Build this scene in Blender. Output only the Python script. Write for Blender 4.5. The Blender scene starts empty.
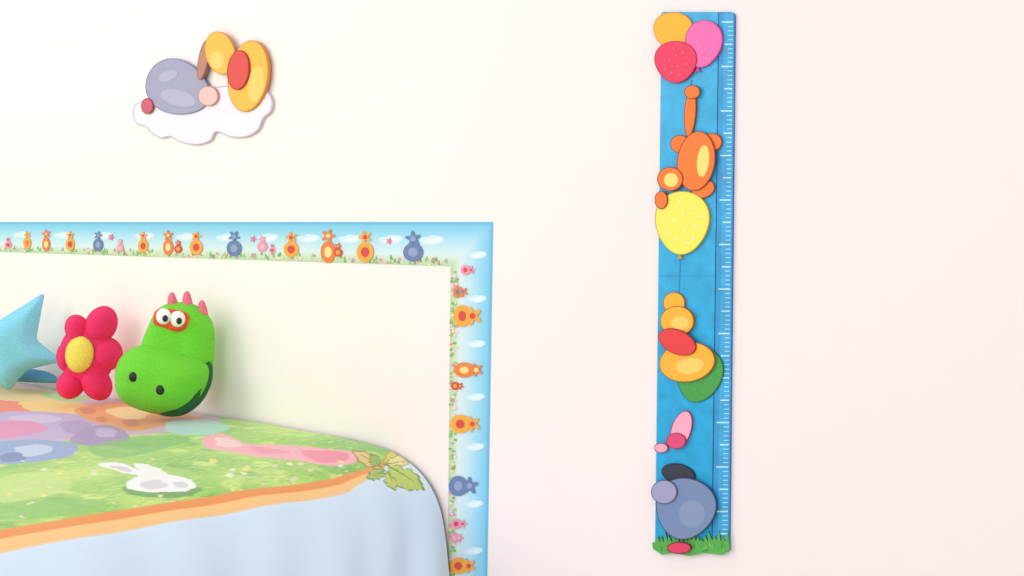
import bpy, bmesh, math, random
import numpy as np
from mathutils import Vector, Matrix
from mathutils.geometry import tessellate_polygon
from mathutils.bvhtree import BVHTree
random.seed(4); np.random.seed(4)
scene = bpy.context.scene
COL = scene.collection
try: scene.view_settings.view_transform = 'Standard'
except Exception: pass

# ------------------------------------------------------------ camera maths
F = 1200.0; TAN = 0.00069*F; TH = math.atan(TAN)
D0 = 2.93; H = 1.15; HOR = 222.0
C = Vector((D0*math.sin(TH), -D0*math.cos(TH), H))
DV = Vector((-math.sin(TH), math.cos(TH), 0)); RV = Vector((math.cos(TH), math.sin(TH), 0))
def ray(px, py):
    return DV + RV*((px-512)/F) + Vector((0,0,(HOR-py)/F))
def on_plane(px, py, P, n):
    r = ray(px, py); t = (P-C).dot(n)/r.dot(n)
    return C + r*t
def W(px, py, off=0.0):
    return on_plane(px, py, Vector((0,-off,0)), Vector((0,-1,0)))
cam = bpy.data.cameras.new("camera"); cam.lens = 36*F/1024; cam.shift_y = -(288-HOR)/1024
co = bpy.data.objects.new("camera", cam); COL.objects.link(co)
co.location = C; co.rotation_euler = (math.pi/2, 0, TH); scene.camera = co

# ------------------------------------------------------------ materials
def lin(c):
    out=[]
    for v in c[:3]:
        v=v/255.0
        out.append(v/12.92 if v<=0.04045 else ((v+0.055)/1.055)**2.4)
    return tuple(out)+(1.0,)
def bump(nt, bsdf, scale, strength, dist=0.002, detail=3):
    tc = nt.nodes.new('ShaderNodeTexCoord'); nz = nt.nodes.new('ShaderNodeTexNoise')
    nz.inputs['Scale'].default_value = scale; nz.inputs['Detail'].default_value = detail
    b = nt.nodes.new('ShaderNodeBump'); b.inputs['Strength'].default_value = strength; b.inputs['Distance'].default_value = dist
    nt.links.new(tc.outputs['Object'], nz.inputs['Vector']); nt.links.new(nz.outputs['Fac'], b.inputs['Height'])
    nt.links.new(b.outputs['Normal'], bsdf.inputs['Normal'])
    return nz
def vcol_mat(name, rough=0.5, bs=300, bst=0.1, sheen=0.0, mottle=0.0):
    m = bpy.data.materials.new(name); m.use_nodes = True; nt = m.node_tree
    b = nt.nodes['Principled BSDF']; a = nt.nodes.new('ShaderNodeVertexColor'); a.layer_name = 'Col'
    b.inputs['Roughness'].default_value = rough
    if mottle:
        tc=nt.nodes.new('ShaderNodeTexCoord'); n=nt.nodes.new('ShaderNodeTexNoise'); n.inputs['Scale'].default_value=38; n.inputs['Detail'].default_value=6
        mr=nt.nodes.new('ShaderNodeMapRange'); mr.inputs['From Min'].default_value=0.3; mr.inputs['From Max'].default_value=0.7
        mr.inputs['To Min'].default_value=1-mottle; mr.inputs['To Max'].default_value=1+mottle
        v=nt.nodes.new('ShaderNodeVectorMath'); v.operation='SCALE'
        nt.links.new(tc.outputs['Object'],n.inputs['Vector']); nt.links.new(n.outputs['Fac'],mr.inputs['Value'])
        nt.links.new(a.outputs['Color'],v.inputs[0]); nt.links.new(mr.outputs[0],v.inputs['Scale']); nt.links.new(v.outputs[0],b.inputs['Base Color'])
    else: nt.links.new(a.outputs['Color'], b.inputs['Base Color'])
    if sheen: b.inputs['Sheen Weight'].default_value = sheen
    bump(nt, b, bs, bst)
    return m
def solid_mat(name, c, rough=0.6, bs=200, bst=0.2, sheen=0.0, var=0.06, dist=0.002):
    m = bpy.data.materials.new(name); m.use_nodes = True; nt = m.node_tree
    b = nt.nodes['Principled BSDF']; b.inputs['Roughness'].default_value = rough
    if sheen: b.inputs['Sheen Weight'].default_value = sheen; b.inputs['Sheen Roughness'].default_value=0.45; b.inputs['Sheen Tint'].default_value=lin([min(255,v+60) for v in c])
    nz = bump(nt, b, bs, bst, dist)
    r = nt.nodes.new('ShaderNodeValToRGB'); l = lin(c)
    r.color_ramp.elements[0].position=0.3; r.color_ramp.elements[1].position=0.7
    r.color_ramp.elements[0].color = tuple(max(0,v*(1-var)) for v in l[:3])+(1,)
    r.color_ramp.elements[1].color = tuple(min(1,v*(1+var)) for v in l[:3])+(1,)
    nt.links.new(nz.outputs['Fac'], r.inputs['Fac']); nt.links.new(r.outputs['Color'], b.inputs['Base Color'])
    return m
M_PRINT = vcol_mat('printed_card', 0.5, 400, 0.04)
M_BOARD = vcol_mat('painted_board', 0.45, 300, 0.05, mottle=0.14)
M_PAPER = vcol_mat('printed_paper', 0.6, 300, 0.05)
M_CLOTH = vcol_mat('printed_cotton', 0.65, 500, 0.15, 0.25)

# ------------------------------------------------------------ object helpers
def tag(o, label=None, cat=None, group=None, kind=None):
    if label: o['label']=label
    if cat: o['category']=cat
    if group: o['group']=group
    if kind: o['kind']=kind
    return o
def empty(name, loc, label, cat, **k):
    o = bpy.data.objects.new(name, None); o.location = loc; o.empty_display_size=0.05
    COL.objects.link(o); return tag(o,label,cat,**k)
def attach(o, parent):
    if parent is not None:
        o.parent = parent
        o.matrix_parent_inverse = Matrix.Translation(-Vector(parent.location))
    return o
def mesh_obj(name, verts, faces, mat, parent=None, cols=None, smooth=False, vcols=None):
    me = bpy.data.meshes.new(name); me.from_pydata([tuple(v) for v in verts], [], faces); me.update()
    if cols is not None:
        at = me.color_attributes.new('Col','FLOAT_COLOR','CORNER')
        buf=[]
        for p,c in zip(me.polygons, cols):
            buf += list(c)*p.loop_total
        at.data.foreach_set('color', buf)
    if vcols is not None:
        at = me.color_attributes.new('Col','FLOAT_COLOR','POINT')
        at.data.foreach_set('color', np.asarray(vcols,dtype=np.float32).ravel())
    me.materials.append(mat)
    if smooth: me.polygons.foreach_set('use_smooth',[True]*len(me.polygons))
    o = bpy.data.objects.new(name, me); COL.objects.link(o)
    return attach(o, parent)

def smooth(pts, n=7):
    out=[]; N=len(pts)
    for i in range(N):
        p0,p1,p2,p3=[pts[(i+k)%N] for k in (-1,0,1,2)]
        for j in range(n):
            t=j/n; t2=t*t; t3=t2*t
            out.append(tuple(0.5*((2*p1[a])+(-p0[a]+p2[a])*t+(2*p0[a]-5*p1[a]+4*p2[a]-p3[a])*t2+(-p0[a]+3*p1[a]-3*p2[a]+p3[a])*t3) for a in (0,1)))
    return out
def ell(cx,cy,rx,ry,rot=0,n=32):
    c,s=math.cos(math.radians(rot)),math.sin(math.radians(rot)); o=[]
    for i in range(n):
        a=2*math.pi*i/n; x=rx*math.cos(a); y=ry*math.sin(a)
        o.append((cx+x*c-y*s, cy+x*s+y*c))
    return o
def egg(cx,cy,rx,ry,rot=0,n=44):
    c,s=math.cos(math.radians(rot)),math.sin(math.radians(rot)); o=[]
    for i in range(n):
        a=2*math.pi*i/n; y=ry*math.sin(a); x=rx*math.cos(a)*(1-0.16*math.sin(a))
        o.append((cx+x*c-y*s, cy+x*s+y*c))
    return o
def flower(cx,cy,r,k=5,rot=0,n=40):
    return [(cx+(r*(0.7+0.3*math.cos(k*a)))*math.cos(a+rot), cy+(r*(0.7+0.3*math.cos(k*a)))*math.sin(a+rot)) for a in [2*math.pi*i/n for i in range(n)]]
def area(p): return 0.5*sum(p[i][0]*p[(i+1)%len(p)][1]-p[(i+1)%len(p)][0]*p[i][1] for i in range(len(p)))
def inset(p, d):
    s = 1 if area(p)>0 else -1; N=len(p); o=[]
    for i in range(N):
        a=p[i-1]; b=p[(i+1)%N]; tx,ty=b[0]-a[0],b[1]-a[1]; l=math.hypot(tx,ty) or 1
        o.append((p[i][0]-ty/l*d*s, p[i][1]+tx/l*d*s))
    return o

class MB:
    def __init__(s): s.v=[]; s.f=[]; s.c=[]
    def poly(s, px, off, col):
        pts=[W(x,y,off) for x,y in px]; b=len(s.v); s.v+=pts
        for t in tessellate_polygon([[Vector((x,y,0)) for x,y in px]]):
            s.f.append([b+i for i in t]); s.c.append(lin(col))
    def prism(s, px, o0, o1, col, side=None):
        side = side or col
        f=[W(x,y,o1) for x,y in px]; n=len(f); b=len(s.v)
        bk=[Vector((p.x,-o0,p.z)) for p in f]
        s.v+=f+bk
        for t in tessellate_polygon([[Vector((x,y,0)) for x,y in px]]):
            s.f.append([b+i for i in t]); s.c.append(lin(col))
            s.f.append([b+n+i for i in reversed(t)]); s.c.append(lin(side))
        for i in range(n):
            j=(i+1)%n; s.f.append([b+i,b+j,b+n+j,b+n+i]); s.c.append(lin(side))
    def build(s, name, parent=None, mat=None):
        return mesh_obj(name, s.v, s.f, mat or M_PRINT, parent, cols=s.c)
def cutout(name, parent, outline, fill, edge, o0, o1, extras=(), label=None, rim=0.8):
    m=MB(); m.prism(outline,o0,o1,edge,edge); m.poly(inset(outline,rim),o1+0.0004,fill)
    for k,(p,c) in enumerate(extras): m.poly(p,o1+0.0008+0.0002*k,c)
    o=m.build(name,parent)
    if label: o['label']=label
    return o

# ------------------------------------------------------------ room
def box(name, lo, hi, mat, **k):
    x0,y0,z0=lo; x1,y1,z1=hi
    v=[(x0,y0,z0),(x1,y0,z0),(x1,y1,z0),(x0,y1,z0),(x0,y0,z1),(x1,y0,z1),(x1,y1,z1),(x0,y1,z1)]
    f=[(0,3,2,1),(4,5,6,7),(0,1,5,4),(1,2,6,5),(2,3,7,6),(3,0,4,7)]
    return mesh_obj(name,v,f,mat,**k)
mw = bpy.data.materials.new('wall_paint'); mw.use_nodes=True; nt=mw.node_tree; b=nt.nodes['Principled BSDF']
b.inputs['Roughness'].default_value=0.85
tc=nt.nodes.new('ShaderNodeTexCoord'); sx=nt.nodes.new('ShaderNodeSeparateXYZ'); mr=nt.nodes.new('ShaderNodeMapRange')
mr.inputs['From Min'].default_value=-1.2; mr.inputs['From Max'].default_value=0.75
rp=nt.nodes.new('ShaderNodeValToRGB'); rp.color_ramp.elements[0].color=lin((251,244,240)); rp.color_ramp.elements[1].color=lin((245,234,232))  # left end coloured paler to make up for dimmer light there; right end pinker
nt.links.new(tc.outputs['Object'],sx.inputs[0]); nt.links.new(sx.outputs['X'],mr.inputs['Value']); nt.links.new(mr.outputs[0],rp.inputs['Fac']); nt.links.new(rp.outputs[0],b.inputs['Base Color'])
bump(nt,b,120,0.06)
tag(box('wall_back',(-4.5,0,0),(3.2,0.12,2.7),mw),kind='structure')
tag(box('floor',(-4.5,-4.5,-0.05),(3.2,0.12,0),solid_mat('floor_boards',(228,220,216),0.5,8,0.1)),kind='structure')

# ------------------------------------------------------------ bedspread
prof=[(-2.92,0.05),(-2.90,0.25),(-2.86,0.45),(-2.80,0.53),(-2.70,0.553),(-2.3,0.555),(-1.5,0.558),(-0.9,0.560),(-0.55,0.556),(-0.44,0.549),(-0.383,0.538),(-0.32,0.515),(-0.273,0.483),(-0.238,0.44),(-0.22,0.395),(-0.207,0.33),(-0.196,0.25),(-0.185,0.15),(-0.18,0.04)]
pp=np.array(prof); seg=np.r_[0,np.cumsum(np.hypot(*np.diff(pp,axis=0).T))]
L=seg[-1]
def arc(s): return np.interp(s,seg,pp[:,0]), np.interp(s,seg,pp[:,1])
sv=np.arange(0,L,0.0038); SX,SZ=arc(sv)
k=np.ones(9)/9
SXs,SZs=SX,SZ
for _ in range(4):
    SXs=np.convolve(np.pad(SXs,4,'edge'),k,'valid'); SZs=np.convolve(np.pad(SZs,4,'edge'),k,'valid')
ys=list(np.arange(0.012,1.2,0.0035))+list(np.arange(1.2,1.8,0.02))
YS=np.array(ys+[1.82,1.86,1.89,1.91,1.92,1.93,1.935,1.94]); YD=np.array([0]*len(ys)+[0,-.01,-.03,-.06,-.12,-.25,-.4,-.5])
GX,GY=np.meshgrid(SXs,-YS,indexing='ij'); GZ=SZs[:,None]+YD[None,:]; GZ=np.maximum(GZ,0.03)
def nz(x,y,seedv=0):
    r=np.random.RandomState(seedv); o=np.zeros_like(x)
    for i in range(7):
        a=r.uniform(0,6.28); f=r.uniform(0.6,1.6); o+=np.sin(x*f*math.cos(a)+y*f*math.sin(a)+r.uniform(0,6.28))
    return o/7
down=np.clip((0.53-SZs)/0.40,0,1)[:,None]*(SXs>-1)[:,None]
edge=np.clip((0.55-SZs)/0.1,0,1)[:,None]*(SXs>-1)[:,None]
wallfade=np.clip((YS-0.02)/0.12,0,1)[None,:]
yy=GY+0.10*down
fold=np.sin(yy*12+0.9*np.sin(yy*5))*0.55+np.sin(yy*33+1.3+1.2*np.sin(yy*3))*0.36
GX2=GX+down**0.85*0.046*(fold-0.05)*wallfade+0.015*down*wallfade
top=(1-edge)
GZ2=GZ+nz(GX*6,GY*6,2)*0.009*top*(GZ>0.5)*wallfade + nz(GX*22,GY*22,5)*0.004*(GZ>0.3) + edge*0.006*np.sin(GY*23)*wallfade*(GZ>0.3)

def hit(px,py):
    r=ray(px,py)
    for t in np.arange(1.6,5.0,0.004):
        p=C+r*t
        if p.y>0: return (p.x,-0.0)
        if p.z<=np.interp(p.x,pp[:,0],pp[:,1]) : return (p.x,p.y)
    return (p.x,p.y)
def inpoly(X,Y,P):
    ins=np.zeros(X.shape,bool); N=len(P)
    for i in range(N):
        x1,y1=P[i]; x2,y2=P[(i+1)%N]
        if y1==y2: continue
        cnd=((y1>Y)!=(y2>Y))&(X<(x2-x1)*(Y-y1)/(y2-y1)+x1); ins^=cnd
    return ins
BLUE=lin((214,235,252))
VC=np.zeros(GX.shape+(4,)); VC[...]=BLUE
jx=nz(GX*70,GY*70,9)*0.008+nz(GX*190,GY*190,10)*0.004; jy=nz(GX*70,GY*70,11)*0.008+nz(GX*190,GY*190,12)*0.004
NX=GX+jx; NY=GY+jy
def paint(P,c,mask=None,jit=True,a=1.0):
    P=np.array(P); lo=P.min(0)-0.03; hi=P.max(0)+0.03
    i0,i1=np.searchsorted(GX[:,0],[lo[0],hi[0]]); j0,j1=np.searchsorted(-GY[0],[-hi[1],-lo[1]])
    if i1<=i0 or j1<=j0: return
    sl=(slice(i0,i1),slice(j0,j1))
    X=(NX if jit else GX)[sl]; Y=(NY if jit else GY)[sl]
    m=inpoly(X,Y,[tuple(p) for p in P])
    if mask is not None: m&=mask[sl]
    V=VC[sl]; V[m]=V[m]*(1-a)+np.array(lin(c))*a
ub=np.interp(GY,[-1.9,-1.1,-0.27,-0.1,0],[-0.46,-0.415,-0.345,-0.36,-0.40])
mb=np.interp(GY,[-1.9,-1.1,-0.27,-0.1,0],[-0.42,-0.378,-0.318,-0.347,-0.40])
lb=np.interp(GY,[-1.9,-1.1,-0.27,-0.1,0],[-0.375,-0.335,-0.290,-0.34,-0.40])
meadow=(GX<ub+0.006)
VC[meadow]=lin((158,208,88))
g=nz(GX*18,GY*18,21); g2=nz(GX*50,GY*50,22); g3=nz(GX*140,GY*190,23)
def soft(field,lo,hi,c,mx=1.0):
    w=(np.clip((field-lo)/(hi-lo),0,1)*meadow*mx)[...,None]; VC[...]=VC*(1-w)+np.array(lin(c))*w
soft(g,0.0,0.3,(190,224,110)); soft(-g,0.1,0.35,(132,194,86)); soft(g2,0.3,0.5,(210,232,126),.8); soft(-g2,0.35,0.55,(120,184,82),.8)
rs=np.random.RandomState(8)
PALG=[lin(c) for c in ((170,216,96),(116,180,76),(206,232,128),(140,196,80),(104,170,74),(228,240,160))]
imax=np.searchsorted(GX[:,0],-0.36); jn=340
for q in range(9000):
    i=rs.randint(60,imax); j=rs.randint(0,jn-12); ln=rs.randint(2,8); sk=rs.choice([-1,0,1])*0.4; c=PALG[rs.randint(len(PALG))]
    for t_ in range(ln):
        a=min(i+int(t_*sk)+0,imax); VC[a,j+t_]=VC[a,j+t_]*0.3+np.array(c)*0.7
def pr(P,c,a=1.0,jit=True,sm=True):
    Q=[hit(*p) for p in P]
    if sm: Q=smooth(Q,5)
    paint(Q,c,meadow,jit,a)
pr([(-5,386),(60,386),(150,396),(215,414),(205,428),(140,436),(80,440),(-5,446)],(206,170,196))
pr([(-5,398),(40,396),(70,404),(50,412),(-5,414)],(240,120,76))
pr([(-5,388),(30,388),(70,394),(60,400),(-5,400)],(238,206,130))
pr([(40,394),(60,392),(90,398),(70,401)],(160,206,120))
pr([(20,402),(60,400),(95,406),(80,414),(35,412)],(246,206,100))
pr([(-5,414),(45,412),(92,418),(100,430),(60,440),(-5,442)],(186,164,210))
pr([(10,417),(40,415),(62,420),(40,424),(14,423)],(206,186,224))
pr([(-5,424),(30,422),(48,430),(20,438),(-5,438)],(222,130,180))
pr([(60,424),(84,422),(92,430),(70,435)],(166,140,194))
pr([(75,408),(120,402),(165,408),(200,418),(205,426),(160,428),(135,432),(95,424)],(238,146,58))
pr([(105,410),(130,407),(150,412),(140,420),(115,418)],(250,206,134))
for P in ([(80,409),(92,407),(96,413),(86,415)],[(122,422),(136,420),(140,427),(128,428)],[(158,412),(170,412),(172,418),(160,418)],[(180,418),(192,420),(188,425),(178,424)],[(98,418),(108,419),(104,424),(97,422)]): pr(P,(214,112,52))
pr([(88,428),(115,428),(130,440),(100,446),(70,442)],(156,132,182))
pr([(96,431),(112,431),(116,437),(100,438)],(190,166,210))
pr([(-5,444),(40,441),(75,446),(70,456),(30,462),(-5,462)],(134,160,206))
pr([(15,448),(45,446),(52,452),(25,456)],(186,200,230))
pr([(0,455),(18,452),(26,459),(4,461)],(104,126,180))
pr([(168,424),(205,420),(230,428),(205,436),(170,434)],(170,220,214),.8)
pr([(90,447),(150,436),(190,440),(150,452),(110,458)],(110,184,84),.7)
pr([(203,438),(225,434),(245,443),(285,444),(325,448),(352,452),(356,460),(330,464),(295,458),(255,456),(225,450),(208,448)],(246,170,182))
pr([(300,449),(340,451),(348,458),(320,460)],(238,132,158))
pr([(215,438),(235,440),(240,446),(222,446)],(250,204,206))
pr([(250,446),(275,447),(290,451),(262,453)],(238,144,164))
pr([(122,488),(140,486),(200,487),(190,496),(150,498),(128,494)],(104,166,78))
pr([(126,486),(134,478),(150,474),(172,474),(188,478),(196,486),(184,491),(150,493),(132,490)],(246,246,244))
pr([(140,484),(158,480),(166,486),(150,490)],(214,214,222)); pr([(172,482),(184,481),(188,486),(176,487)],(214,214,222))
pr([(98,464),(118,463),(138,469),(150,475),(140,476),(116,470)],(242,244,240))
pr([(134,464),(150,465),(164,470),(168,476),(152,475),(140,470)],(244,244,240))
pr([(110,466),(124,467),(132,471),(120,470)],(216,200,210))
pr([(-5,480),(30,472),(70,478),(60,492),(20,500),(-5,500)],(204,228,128),.6)
pr([(-5,505),(50,500),(110,505),(80,514),(-5,520)],(132,196,90),.6)
rs2=np.random.RandomState(3)
for q in range(40):
    x=rs2.uniform(0,350); y=rs2.uniform(455,532-0.16*x); cc=[(244,240,200),(240,246,220),(244,236,150),(246,230,120),(236,214,190)][rs2.randint(5)]
    if 95<x<200 and 460<y<496: continue
    r=rs2.uniform(2,4); pr([(x-r,y),(x,y-r*.5),(x+r,y),(x,y+r*.5)],cc,.8)
def mixw(w,c): 
    w=w[...,None]; VC[...]=VC*(1-w)+np.array(c)*w
e=0.0038
mixw(np.clip((GX-ub)/e+.5,0,1),np.array(lin((238,148,66))))
mixw(np.clip((GX-mb)/e+.5,0,1),np.array(lin((250,200,130))))
mixw(np.clip((GX-lb)/e+.5,0,1),np.array(BLUE))
def leafpaint(P,c,sm=True):
    Q=[hit(*p) for p in P]; Q=smooth(Q,4) if sm else Q
    paint(Q,c,None,False)
def leaf(x0_,y0_,x1_,y1_,w,c,v):
    dx,dy=x1_-x0_,y1_-y0_; l=math.hypot(dx,dy); nx,ny=-dy/l*w,dx/l*w
    P=[(x0_,y0_)]
    for t_,s_ in ((.2,.7),(.28,.55),(.45,1),(.55,.75),(.7,.8),(.78,.5)): P.append((x0_+dx*t_+nx*s_,y0_+dy*t_+ny*s_))
    P.append((x1_,y1_))
    for t_,s_ in ((.78,.5),(.7,.8),(.55,.75),(.45,1),(.28,.55),(.2,.7)): P.append((x0_+dx*t_-nx*s_,y0_+dy*t_-ny*s_))
    leafpaint([(x0_+(x-x0_)*1.04,y0_+(y-y0_)*1.04) for x,y in P],v,False); leafpaint(inset(P,0.9),c,False)
    leafpaint([(x0_,y0_-.8),(x1_-dx*.1,y1_-dy*.1),(x0_,y0_+.8)],v,False)
leaf(384,468,352,451,7,(222,196,120),(150,130,70))
leaf(386,470,366,478,7,(170,196,96),(112,140,60))
leaf(388,470,396,490,9,(196,212,112),(120,146,62))
leaf(384,466,398,449,7,(214,206,110),(140,140,62))
leaf(386,464,414,458,7,(232,222,150),(150,150,80))
leaf(388,466,424,490,11,(190,210,108),(116,146,60))
leaf(380,466,370,455,6,(150,180,84),(100,130,60))

ni,nj=GX.shape
verts=np.stack([GX2,GY,GZ2],-1).reshape(-1,3)
idx=np.arange(ni*nj).reshape(ni,nj)
fc=np.stack([idx[:-1,:-1],idx[1:,:-1],idx[1:,1:],idx[:-1,1:]],-1).reshape(-1,4)
bs=mesh_obj('bedspread',verts,fc[:, ::-1].tolist(),M_CLOTH,vcols=VC.reshape(-1,4),smooth=True)
tag(bs,'cotton bedspread with green meadow print, orange band and pale blue drop','bedspread')

bed=empty('bed',(-1.55,-0.95,0),'low bed under the printed bedspread, against the wall','bed')
mm=solid_mat('mattress_fabric',(236,236,232)); mwd=solid_mat('bed_wood',(206,176,130),0.5,12,0.1)
def rbox(name,lo,hi,mat,parent,bev):
    o=box(name,lo,hi,mat,parent=parent); m=o.modifiers.new('b','BEVEL'); m.width=bev; m.segments=4; return o
rbox('mattress',(-2.66,-1.74,0.30),(-0.50,-0.05,0.50),mm,bed,0.06)
rbox('bed_base',(-2.64,-1.72,0.16),(-0.50,-0.05,0.298),mwd,bed,0.01)
for x in (-2.60,-0.58):
    for y in (-1.66,-0.12): rbox('leg',(x,y,0.0),(x+0.06,y+0.06,0.158),mwd,bed,0.005)

# ------------------------------------------------------------ inflated soft toys
class Plane:
    def __init__(s,px,off,yaw):
        s.P=W(px,400,off); s.n=Vector((math.sin(math.radians(yaw)),-math.cos(math.radians(yaw)),0)); s.t=Vector((math.cos(math.radians(yaw)),math.sin(math.radians(yaw)),0))
    def uv(s,px,py,off=0):
        p=on_plane(px,py,s.P+s.n*off,s.n)-s.P; return (p.dot(s.t),p.z)
    def pt(s,u,v,w): return s.P+s.t*u+Vector((0,0,v))+s.n*w
SURF={}
def inflate(name,parent,pl,outline,front,back,R,mat,off=0.0,cell=0.005,power=0.5,wr=0.0):
    P=np.array([pl.uv(x,y,off) for x,y in outline]); A=P; B=np.roll(P,-1,0)
    lo=P.min(0)-cell*2; hi=P.max(0)+cell*2
    us=np.arange(lo[0],hi[0],cell); vs=np.arange(lo[1],hi[1],cell); U,V=np.meshgrid(us,vs,indexing='ij')
    Q=np.stack([U.ravel(),V.ravel()],-1)
    d=B-A; ll=(d**2).sum(1)+1e-12
    t=np.clip(((Q[:,None]-A)*d).sum(2)/ll,0,1); N=A+t[...,None]*d; dist=np.hypot(*(Q[:,None]-N).transpose(2,0,1))
    bi=dist.argmin(1); near=N[np.arange(len(Q)),bi]; dd=dist.min(1).reshape(U.shape)
    ins=inpoly(U,V,[tuple(p) for p in P]); sd=np.where(ins,dd,-dd)
    ok=sd>-cell*0.45
    cellok=ok[:-1,:-1]&ok[1:,:-1]&ok[1:,1:]&ok[:-1,1:]
    use=np.zeros_like(ok); cnt=np.zeros(ok.shape,int)
    for a in (0,1):
        for c in (0,1):
            sl=(slice(a,a+cellok.shape[0]),slice(c,c+cellok.shape[1])); use[sl]|=cellok; cnt[sl]+=cellok
    bd=use&(cnt<4)
    Q=Q.reshape(U.shape+(2,)).copy(); nr=near.reshape(Q.shape); Q[bd]=nr[bd]
    sdm=np.where(bd,0,np.clip(sd,0,None))
    x=np.clip(sdm/R,0,1); prof=(1-(1-x)**2)**power
    for _ in range(8):
        pz=np.pad(prof,1,'edge'); av=(pz[:-2,1:-1]+pz[2:,1:-1]+pz[1:-1,:-2]+pz[1:-1,2:])/4
        prof=np.where(bd|~use,prof*(bd==0),av)
    if wr: prof=prof*(1+wr*nz(U*60,V*60,3)*1.5)
    vf={};vb={};vv=[]
    for i,j in zip(*np.where(use)):
        u,v=Q[i,j]; h=prof[i,j]
        vf[i,j]=len(vv); vv.append(pl.pt(u,v,off+(0 if bd[i,j] else front*h)))
        if bd[i,j]: vb[i,j]=vf[i,j]
        else: vb[i,j]=len(vv); vv.append(pl.pt(u,v,off-back*h))
    ff=[]
    for i,j in zip(*np.where(cellok)):
        q=[(i,j),(i+1,j),(i+1,j+1),(i,j+1)]
        ff.append([vf[a] for a in q]); 
        bq=[vb[a] for a in reversed(q)]
        if set(bq)!=set(ff[-1]): ff.append(bq)
    o=mesh_obj(name,vv,ff,mat,parent,smooth=True)
    SURF[o.name]=BVHTree.FromPolygons([tuple(v) for v in vv],ff)
    return o
def surf(o,px,py):
    r=ray(px,py).normalized(); return SURF[o.name].ray_cast(C,r)[0]
def ball(name,parent,loc,r,mat,pl=None,seg=24):
    bm=bmesh.new(); bmesh.ops.create_uvsphere(bm,u_segments=seg,v_segments=seg//2,radius=1)
    for v in bm.verts:
        p=v.co.copy(); v.co=Vector(loc)+pl.t*(p.x*r[0])+Vector((0,0,p.z*r[2]))+pl.n*(p.y*r[1])
    me=bpy.data.meshes.new(name); bm.to_mesh(me); bm.free(); me.materials.append(mat)
    me.polygons.foreach_set('use_smooth',[True]*len(me.polygons))
    o=bpy.data.objects.new(name,me); COL.objects.link(o); return attach(o,parent)
def plush(n,c): return solid_mat(n,c,0.9,260,0.7,0.5,0.12,0.004)
mg=plush('green_plush',(112,214,50)); mg2=plush('dark_green_plush',(30,96,46)); mp=plush('pink_plush',(240,120,140))
mo=plush('orange_plush',(238,84,34)); mwh=solid_mat('white_felt',(250,248,244),0.6); mbk=solid_mat('black_felt',(22,26,24),0.5)
mhot=plush('crimson_plush',(240,44,104)); my=plush('yellow_plush',(255,228,96)); mbl=plush('blue_plush',(136,216,244)); mdb=plush('deep_blue_plush',(82,150,196))

pl=Plane(165,0.155,38)
toy=empty('dinosaur_cushion',W(165,415,0.13),'green plush dinosaur head cushion with pink spikes and goggle eyes','cushion')
inflate('head',toy,pl,smooth([(150,322),(157,310),(170,303),(190,303),(204,311),(213,324),(215,345),(212,372),(205,394),(190,408),(165,408),(148,395),(138,365),(142,342)]),0.06,0.06,0.06,mg,wr=0.05)
inflate('jaw',toy,pl,smooth([(150,370),(185,356),(209,361),(213,374),(209,390),(198,406),(180,416),(158,414),(146,400)]),0.06,0.04,0.035,mg2,off=0.02)
sn=inflate('snout',toy,pl,smooth([(115,379),(117,364),(126,352),(142,345),(165,345),(188,352),(203,361),(209,370),(206,386),(197,400),(182,411),(160,414),(140,410),(123,402),(116,391)]),0.085,0.045,0.085,mg,off=0.045,wr=0.04,power=0.6)
inflate('eye_patch',toy,pl,smooth([(153,317),(158,309),(172,309),(185,312),(190,320),(187,330),(177,333),(164,329),(155,325)]),0.022,0.01,0.014,mo,off=0.052,cell=0.003)
for ex,ey in ((163.5,316.5),(177.5,319)):
    e=ball('eye',toy,pl.pt(*pl.uv(ex,ey,0.074),0.072),(0.022,0.016,0.024),mwh,pl)
    q=ball('pupil',None,pl.pt(*pl.uv(ex+1.5,ey+2,0.087),0.086),(0.0085,0.006,0.010),mbk,pl,16)
    q.parent=e; q.matrix_parent_inverse=Matrix.Identity(4)
for nx,ny in ((133,377),(160,390)):
    ball('nostril',toy,surf(sn,nx,ny),(0.0125,0.005,0.0145),mbk,pl,16)
for tx,ty,bx,by in ((172,292,174,308),(187,291,188,308),(202,300,203,315)):
    out=smooth([(bx-5.5,by+3),(tx-4,ty+5),(tx,ty),(tx+4,ty+5),(bx+5,by+3)])
    inflate('spike',toy,pl,out,0.014,0.014,0.016,mp,off=0.0,cell=0.003)

pf=Plane(90,0.13,42)
fl=empty('flower_cushion',W(90,400,0.12),'crimson plush flower cushion with yellow centre','cushion')
for cx,cy,rx,ry,rot in ((101,325,20,16,-62),(78,330,16,13,65),(67,357,11,15,0),(71,384,16,14,130),(96,383,19,15,52),(107,354,16,17,0)):
    inflate('petal',fl,pf,ell(cx,cy,rx,ry,rot,40),0.05,0.04,0.05,mhot,wr=0.08,power=0.6)
inflate('flower_base',fl,pf,ell(87,355,28,32),0.036,0.03,0.05,mhot,power=0.7)
inflate('flower_centre',fl,pf,ell(79.5,354.5,14.5,18.5,8),0.024,0.01,0.045,my,off=0.040,cell=0.004,power=0.6)

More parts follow.
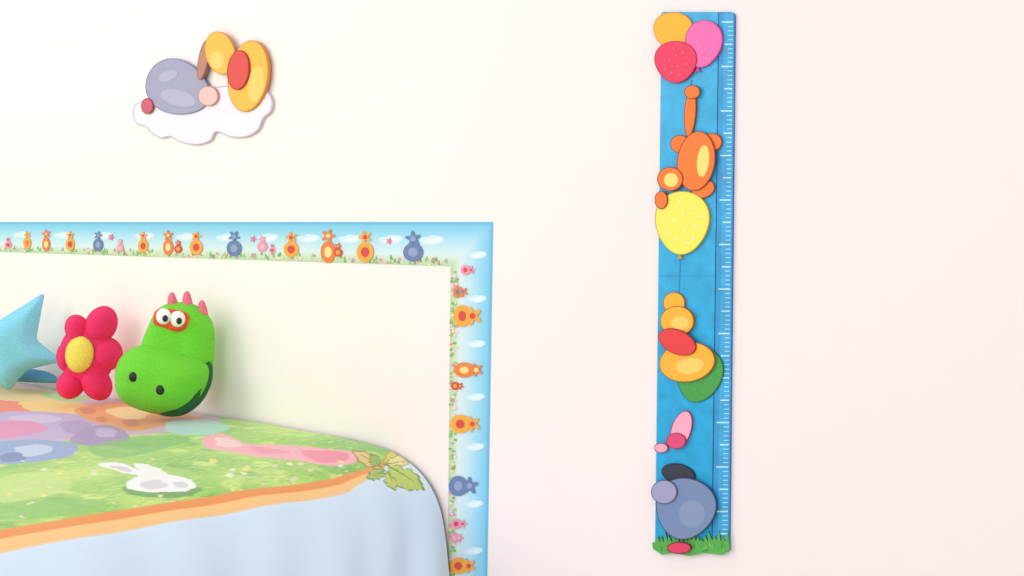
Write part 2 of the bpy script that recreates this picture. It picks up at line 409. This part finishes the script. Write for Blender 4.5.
ps=Plane(20,0.15,50)
st=empty('star_cushion',W(12,388,0.15),'light blue plush star cushion leaning on the wall','cushion')
def rounded(P,r=5):
    o=[]; N=len(P)
    for i in range(N):
        a,p,c=[np.array(P[(i+k_)%N],float) for k_ in (-1,0,1)]
        ua=(a-p)/np.linalg.norm(a-p); uc=(c-p)/np.linalg.norm(c-p); q0=p+ua*r; q1=p+uc*r
        for t in np.linspace(0,1,6): o.append(tuple((1-t)**2*q0+2*t*(1-t)*p+t*t*q1))
    return o
inflate('star_body',st,ps,rounded([(45,292),(36,340),(64,361),(27,370),(8,392),(-10,374),(-55,390),(-38,350),(-66,322),(-10,326)],6),0.05,0.04,0.055,mbl,wr=0.06,power=0.7)
pc=Plane(20,0.085,12)
dc=empty('blue_cushion',W(20,392,0.08),'darker blue plush cushion lying behind the star cushion','cushion')
inflate('cushion_body',dc,pc,smooth([(-45,366),(0,366),(40,370),(54,375),(57,379),(54,383),(0,381),(-45,380)]),0.03,0.04,0.03,mdb)

# ------------------------------------------------------------ wallpaper border
mbp=MB()
def yb(px):
    u=(px-512)/F; t=D0/(1+u*TAN); return HOR+0.113*F/t
def strip_row(px,fr): return HOR+(yb(px)-HOR)*fr
x0=-45
def vl(y,fr):
    a=(y-222)/354; return (451-3.5*a)*(1-fr)+(493-6*a)*fr
mbp.prism([(x0,HOR),(493,HOR),(vl(600,1),600),(vl(600,0),600),(451,strip_row(451,1)),(x0,strip_row(x0,1))],0.0002,0.0012,(170,214,234))
stops=[(0,(100,186,224)),(0.05,(104,188,226)),(0.07,(128,202,234)),(0.25,(150,214,240)),(0.5,(190,228,242)),(0.75,(218,236,238)),(0.88,(206,226,198)),(1.0,(186,214,168))]
def grad(f):
    for (a,ca),(b_,cb) in zip(stops,stops[1:]):
        if f<=b_: t=(f-a)/(b_-a); return tuple(ca[i]*(1-t)+cb[i]*t for i in range(3))
    return stops[-1][1]
NB=40
def corner(f):
    x=vl(HOR+45*f,1-f); return (x,strip_row(min(x,470),f) if f>0 else HOR)
for i in range(NB):
    f0,f1=i/NB,(i+1)/NB; c0,c1=corner(f0),corner(f1)
    mbp.poly([(x0,strip_row(x0,f0)),c0,(vl(600,1-f0),600),(vl(600,1-f1),600),c1,(x0,strip_row(x0,f1))],0.0014,grad((f0+f1)/2))
lay=[0.0016]
def L_(): lay[0]+=0.000002; return lay[0]
def cloud(x,y,s):
    for dx,dy,rx,ry in ((0,0,9,3.2),(6,-2,5.5,3.2),(-5,-1.5,5,2.6),(1,-3,4.5,2.6)):
        mbp.poly(ell(x+dx*s,y+dy*s,rx*s,ry*s,n=20),L_(),(212,235,246))
    for dx,dy,rx,ry in ((1,-0.5,6,2),(5,-1.8,3.4,2)):
        mbp.poly(ell(x+dx*s,y+dy*s,rx*s,ry*s,n=20),L_(),(230,243,250))
for px in range(-20,470,41): cloud(px,strip_row(px,0.45),(yb(px)-HOR)/38)
for y in (256,300,345,398,448,505,552): cloud(vl(y,0.62),y,0.9)
rnd=random.Random(7)
for i in range(260):
    px=rnd.uniform(x0,448); s=(yb(px)-HOR)/45; y=strip_row(px,rnd.uniform(0.82,0.97)); c=rnd.choice([(130,182,104),(160,200,120),(236,140,168),(248,210,218),(244,234,160),(120,172,96)])
    mbp.poly([(px-1.4*s,y+1.5*s),(px,y-3.2*s),(px+1.4*s,y+1.5*s)] if c[0] in (130,160,120) else ell(px,y,1.5*s,1.4*s,n=8),L_()+.0004,c)
for i in range(190):
    y=rnd.uniform(268,598); px=vl(y,rnd.uniform(0.02,0.17)); c=rnd.choice([(130,182,104),(160,200,120),(236,140,168),(248,210,218),(244,234,160)])
    mbp.poly(ell(px,y,1.6,1.3,n=8),L_()+.0004,c)
OR=(244,170,60); TG=(236,130,56); GB=(104,128,176); PK=(240,156,184); RD=(218,72,66); CR=(250,222,150)
def motif(px,py,w,h,c,c2):
    o=L_()+.0012
    mbp.poly(ell(px,py+h*0.2,w*0.5,h*0.3,0,20),o,c); mbp.poly(flower(px,py-h*0.24,max(w*0.42,h*.2),5,px,24),o+0.0002,c)
    mbp.poly(ell(px,py+h*0.2,w*0.25,h*0.15,0,14),o+0.0004,c2); mbp.poly(ell(px,py-h*0.24,w*0.14,w*0.14,0,10),o+0.0004,c2)
for px,w,h,c,c2 in ((8,7,12,PK,RD),(27,8,19,OR,TG),(46,8,24,TG,CR),(70,9,21,OR,RD),(98,10,22,GB,(150,160,196)),(120,7,14,PK,(246,190,200)),(143,10,23,OR,RD),(168,10,27,TG,CR),(178,8,14,RD,OR),(196,13,25,OR,RD),(234,15,27,GB,(150,160,196)),(262,10,17,PK,(246,190,200)),(272,6,10,PK,RD),(291,15,27,OR,RD),(328,15,37,TG,CR),(338,9,14,RD,OR),(365,17,34,OR,RD),(413,20,31,GB,(150,160,200))):
    motif(px,strip_row(px,0.56 if h>16 else 0.68),w,h,c,c2)
for px in (120,262,398): mbp.poly(flower(px-9,strip_row(px,0.45),3.4),L_()+.0012,(236,120,160))
for py,dx,w,h,c,c2 in ((270,0.40,14,12,PK,RD),(292,0.22,13,14,TG,GB),(316,0.38,26,26,OR,RD),(370,0.46,30,18,TG,CR),(386,0.18,12,10,RD,OR),(424,0.38,30,22,OR,RD),(486,0.34,28,24,GB,(150,160,200)),(524,0.26,16,12,PK,RD),(538,0.2,12,12,PK,(246,190,200)),(566,0.36,26,20,OR,RD)):
    x=vl(py,dx); o=L_()+.0012
    mbp.poly(ell(x-w*.14,py,w*.34,h*.42),o,c); mbp.poly(flower(x+w*.26,py,h*.4,5,py,24),o+.0002,c); mbp.poly(ell(x-w*.14,py,w*.15,h*.2,n=14),o+.0004,c2); mbp.poly(ell(x+w*.26,py,h*.12,h*.12,n=12),o+.0004,c2)
bo=mbp.build('wallpaper_border',None,M_PAPER)
tag(bo,'sky blue paper border strip with small colourful motifs','wall border')

# ------------------------------------------------------------ cloud wall decoration
cd=empty('wall_decoration',W(202,143,0),'cloud-shaped wall plaque with lavender and yellow rounded shapes','wall decoration')
cl=smooth([(133,116),(134,106),(142,101),(160,96),(190,90),(225,86),(250,86),(264,89),(272,99),(271,111),(263,119),(258,130),(246,137),(230,137),(216,132),(210,141),(196,145),(180,142),(170,137),(160,138),(150,132),(146,127),(137,124)],6)
m=MB(); m.prism(cl,0.0,0.010,(200,182,204),(204,186,198)); m.poly(inset(cl,1.1),0.0104,(242,234,246))
for p in (ell(156,121,13,8),ell(192,130,17,9),ell(238,124,18,9),ell(256,106,11,10)): m.poly(p,0.0108,(250,245,252))
m.build('cloud_panel',cd)
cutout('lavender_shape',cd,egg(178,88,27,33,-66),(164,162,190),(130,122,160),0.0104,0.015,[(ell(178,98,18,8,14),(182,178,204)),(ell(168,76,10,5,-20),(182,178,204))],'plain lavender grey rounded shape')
cutout('pink_shape',cd,ell(208,96,10,10),(240,194,188),(206,140,140),0.0104,0.018,(),'plain pink round shape')
cutout('red_shape',cd,ell(147,106,6,8),(210,90,110),(160,60,90),0.0154,0.019,(),'small plain crimson round shape')
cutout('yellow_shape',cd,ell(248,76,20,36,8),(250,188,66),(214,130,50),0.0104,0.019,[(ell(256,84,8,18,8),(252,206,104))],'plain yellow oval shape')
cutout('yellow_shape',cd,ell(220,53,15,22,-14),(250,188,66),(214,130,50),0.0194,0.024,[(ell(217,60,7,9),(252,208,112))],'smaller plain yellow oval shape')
cutout('red_shape',cd,ell(238,70,11,20,6),(226,72,66),(170,44,44),0.0199,0.025,(),'plain red oval shape')
cutout('mauve_shape',cd,ell(203,60,5,20,10),(190,130,110),(150,96,96),0.0104,0.022,(),'slim plain mauve shape')

# ------------------------------------------------------------ height chart
hc=empty('height_chart',W(692,555,0),'tall blue wooden growth chart with ruler edge, balloons and rounded shapes','height chart')
A0,A1=0.0,0.006
m=MB()
bd=[(661.5,14),(662,12),(718.5,12),(711.5,552),(656,550),(655,548)]
m.prism(bd,A0,A1,(60,172,220),(36,130,190))
def brow(y,f): 
    l=661.5+(655.5-661.5)*(y-12)/538; r=718.3+(711.7-718.3)*(y-12)/540; return l+(r-l)*f
def bpoly(y0,y1,c,o): m.poly([(brow(y0,0.01),y0),(brow(y0,0.99),y0),(brow(y1,0.99),y1),(brow(y1,0.01),y1)],o,c)
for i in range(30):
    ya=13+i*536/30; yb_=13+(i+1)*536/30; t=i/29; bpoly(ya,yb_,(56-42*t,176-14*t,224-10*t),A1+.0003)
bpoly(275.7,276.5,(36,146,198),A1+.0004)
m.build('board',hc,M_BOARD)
m=MB()
m.prism([(719.2,12),(731,12),(734,14),(734.5,18),(729,549),(728,552),(712.4,552.3)],A0,A1+0.001,(44,150,208),(30,112,178))
o=A1+0.0014
def rx(y,f): 
    l=719.6+(712.8-719.6)*(y-12)/540; r=734+(728.4-734)*(y-12)/540; return l+(r-l)*f
m.poly([(rx(13,0.3),13),(rx(13,0.98),13),(rx(550,0.98),550),(rx(550,0.3),550)],o-.0002,(56,164,216))
y=22; i=0
while y<545:
    ln=0.78 if i%10==0 else (0.56 if i%5==0 else 0.34); hh=0.5 if i%5 else 0.75
    m.poly([(rx(y,0.94-ln),y-hh),(rx(y,0.94),y-hh),(rx(y,0.94),y+hh),(rx(y,0.94-ln),y+hh)],o,(186,230,246) if i%5==0 else (160,220,242))
    y+=4.45; i+=1
m.build('ruler_strip',hc,M_BOARD)['label']='pale tick marks on blue ruler strip'
def line(pts,w,o0,o1,c,name,lab=None):
    m=MB(); A=[];R_=[]
    for i,p in enumerate(pts):
        a=pts[max(i-1,0)]; b_=pts[min(i+1,len(pts)-1)]; tx,ty=b_[0]-a[0],b_[1]-a[1]; l=math.hypot(tx,ty)
        A.append((p[0]-ty/l*w,p[1]+tx/l*w)); R_.append((p[0]+ty/l*w,p[1]-tx/l*w))
    m.prism(A+R_[::-1],o0,o1,c); ob=m.build(name,hc)
B0=A1+.0006
line([(692,80),(690.5,86),(690,92),(690,98)],0.45,B0,B0+.0006,(60,100,150),'balloon_string')
line([(680,256),(680,265),(679.5,275),(679.2,285),(679,296)],0.4,B0,B0+.0006,(52,130,180),'balloon_string')
def balloon(cx,cy,rx_,ry_,rot,fill,edge,z0,z1,lab,dots=(),knot=True,ds=1.5):
    m=MB(); e=egg(cx,cy,rx_,ry_,rot); m.prism(e,z0,z1,edge,edge); m.poly(inset(e,0.8),z1+.0003,fill)
    if knot:
        a=math.radians(rot); kx,ky=cx-math.sin(a)*(ry_+2),cy+math.cos(a)*(ry_+2)
        m.prism([(kx-2.5,ky+2),(kx,ky-4),(kx+2.5,ky+2)],z0,z1-.0006,edge)
    for k_,(dx,dy,c) in enumerate(dots): m.poly(flower(cx+dx*rx_,cy+dy*ry_,ds,5,n=20),z1+.0007+.00002*k_,c)
    ob=m.build('balloon',hc); ob['label']=lab
DT=[(-.3,-.1),(.35,-.45),(.1,.2),(.5,.1),(-.5,.3),(-.1,-.65),(.2,.6),(-.2,.5),(.0,-.3)]
balloon(673,31,19.5,19,0,(250,180,32),(206,134,36),B0,B0+.004,'amber yellow balloon cutout',[(a,b_,(252,198,70)) for a,b_ in DT],False)
balloon(703,44,18.5,24,12,(240,104,174),(190,60,136),B0,B0+.006,'pink balloon cutout',[(a,b_,(246,140,194)) for a,b_ in DT])
balloon(675.5,62,21,21,0,(234,48,90),(176,30,74),B0,B0+.008,'raspberry red balloon cutout',[(a,b_,(242,96,130)) for a,b_ in DT],False)
balloon(682,223,27,32,4,(250,234,92),(180,160,50),B0,B0+.006,'lemon yellow spotted balloon cutout',[(a,b_,(248,248,196)) for a,b_ in DT+[(-.6,-.1),(.65,-.2),(.4,.45)]],True,2.0)
balloon(699,375,23,28,14,(66,160,70),(34,106,54),B0,B0+.004,'green balloon cutout',[(a,b_,(96,180,92)) for a,b_ in DT],False)
OE=(150,66,24); O1=(242,120,36); LY=(252,222,116)
cutout('slim_orange_shape',hc,ell(690,112,6,25,4),O1,OE,B0,B0+.005,(),'slim plain orange oval cutout')
cutout('small_orange_shape',hc,ell(692,92,8,7),O1,OE,B0+.0055,B0+.008,(),'small plain orange round cutout')
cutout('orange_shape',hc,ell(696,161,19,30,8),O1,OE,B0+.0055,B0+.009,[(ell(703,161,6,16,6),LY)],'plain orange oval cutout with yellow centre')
cutout('small_orange_shape',hc,ell(680,144,10,9),O1,OE,B0,B0+.005,(),'small plain orange round cutout')
cutout('small_orange_shape',hc,ell(712,142,10,9),O1,OE,B0,B0+.005,(),'small plain orange round cutout')
cutout('small_orange_shape',hc,ell(703,189,12,9,-20),O1,OE,B0,B0+.005,(),'small plain orange round cutout')
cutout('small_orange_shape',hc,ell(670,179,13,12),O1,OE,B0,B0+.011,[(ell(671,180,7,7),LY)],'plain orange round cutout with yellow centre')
cutout('small_orange_shape',hc,ell(661,200,6.5,9),O1,OE,B0+.0065,B0+.010,(),'small plain orange oval cutout')
YE=(176,98,30); AM=(250,180,46)
cutout('amber_shape',hc,ell(674,303,11,11),AM,YE,B0,B0+.005,(),'small plain amber round cutout')
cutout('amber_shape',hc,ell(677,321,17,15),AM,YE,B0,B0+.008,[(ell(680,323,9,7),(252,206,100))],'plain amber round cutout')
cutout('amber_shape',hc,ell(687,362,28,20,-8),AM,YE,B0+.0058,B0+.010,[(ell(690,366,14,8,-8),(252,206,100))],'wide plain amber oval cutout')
cutout('red_shape',hc,ell(677,342,20,12,24),(230,58,58),(150,30,34),B0+.0105,B0+.014,(),'plain red oval cutout')
cutout('pink_shape',hc,ell(681,430,10,20,18),(248,170,194),(170,64,96),B0,B0+.005,(),'plain pink oval cutout')
cutout('magenta_shape',hc,ell(676,441,10,8),(226,70,120),(150,40,80),B0+.0055,B0+.008,(),'small plain magenta round cutout')
cutout('small_pink_shape',hc,ell(661,448,7,5),(248,170,194),(170,64,96),B0,B0+.004,(),'small plain pink oval cutout')
gp=[(653,549),(652,543)]
rg=random.Random(5)
x=655
while x<728:
    gp.append((x,541+rg.uniform(-1,2))); x+=rg.uniform(1.5,2.6)
    gp.append((x+rg.uniform(-1,1),rg.uniform(530,537) if x>705 or x<668 else rg.uniform(534,539))); x+=rg.uniform(1.5,2.8)
gp+=[(729,544),(730,550),(722,555),(704,553),(690,556),(672,553),(662,555)]
m=MB(); m.prism(gp,B0,B0+.004,(84,172,70),(56,128,56))
for k_ in range(22):
    x=rg.uniform(658,724); y=rg.uniform(543,549); m.poly([(x-1,y+3),(x+rg.uniform(-1,1),y-4),(x+1,y+3)],B0+.0045+.00003*k_,(118,198,88) if k_%2 else (60,142,60))
m.build('grass_strip',hc)['label']='spiky green grass cutout'
cutout('charcoal_shape',hc,ell(678,474,17,10,14),(44,50,66),(24,28,40),B0,B0+.005,(),'plain charcoal oval cutout')
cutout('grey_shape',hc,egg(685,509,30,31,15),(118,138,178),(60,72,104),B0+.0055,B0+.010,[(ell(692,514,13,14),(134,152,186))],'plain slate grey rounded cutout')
cutout('lilac_shape',hc,ell(664,492,13,12),(160,160,194),(90,90,124),B0+.0105,B0+.014,(),'plain lilac round cutout')
cutout('raspberry_shape',hc,ell(679,548,12,6),(222,58,96),(110,20,50),B0+.0055,B0+.010,(),'small plain raspberry cutout')

# ------------------------------------------------------------ light
w=bpy.data.worlds.new('w'); scene.world=w; w.use_nodes=True
w.node_tree.nodes['Background'].inputs[0].default_value=(1.0,0.98,0.98,1); w.node_tree.nodes['Background'].inputs[1].default_value=0.83
def area_l(name,loc,tgt,size,pw,col):
    l=bpy.data.lights.new(name,'AREA'); l.size=size; l.energy=pw; l.color=col
    ob=bpy.data.objects.new(name,l); COL.objects.link(ob); ob.location=loc
    ob.rotation_euler=(Vector(tgt)-Vector(loc)).to_track_quat('-Z','Y').to_euler()
area_l('softbox_light',(-2.6,-3.4,2.3),(-1.5,0,0.8),2.2,46,(1,0.98,0.985))
area_l('fill_light',(1.2,-4.2,1.8),(-1.2,0,0.6),2.5,40,(1,0.985,0.995))
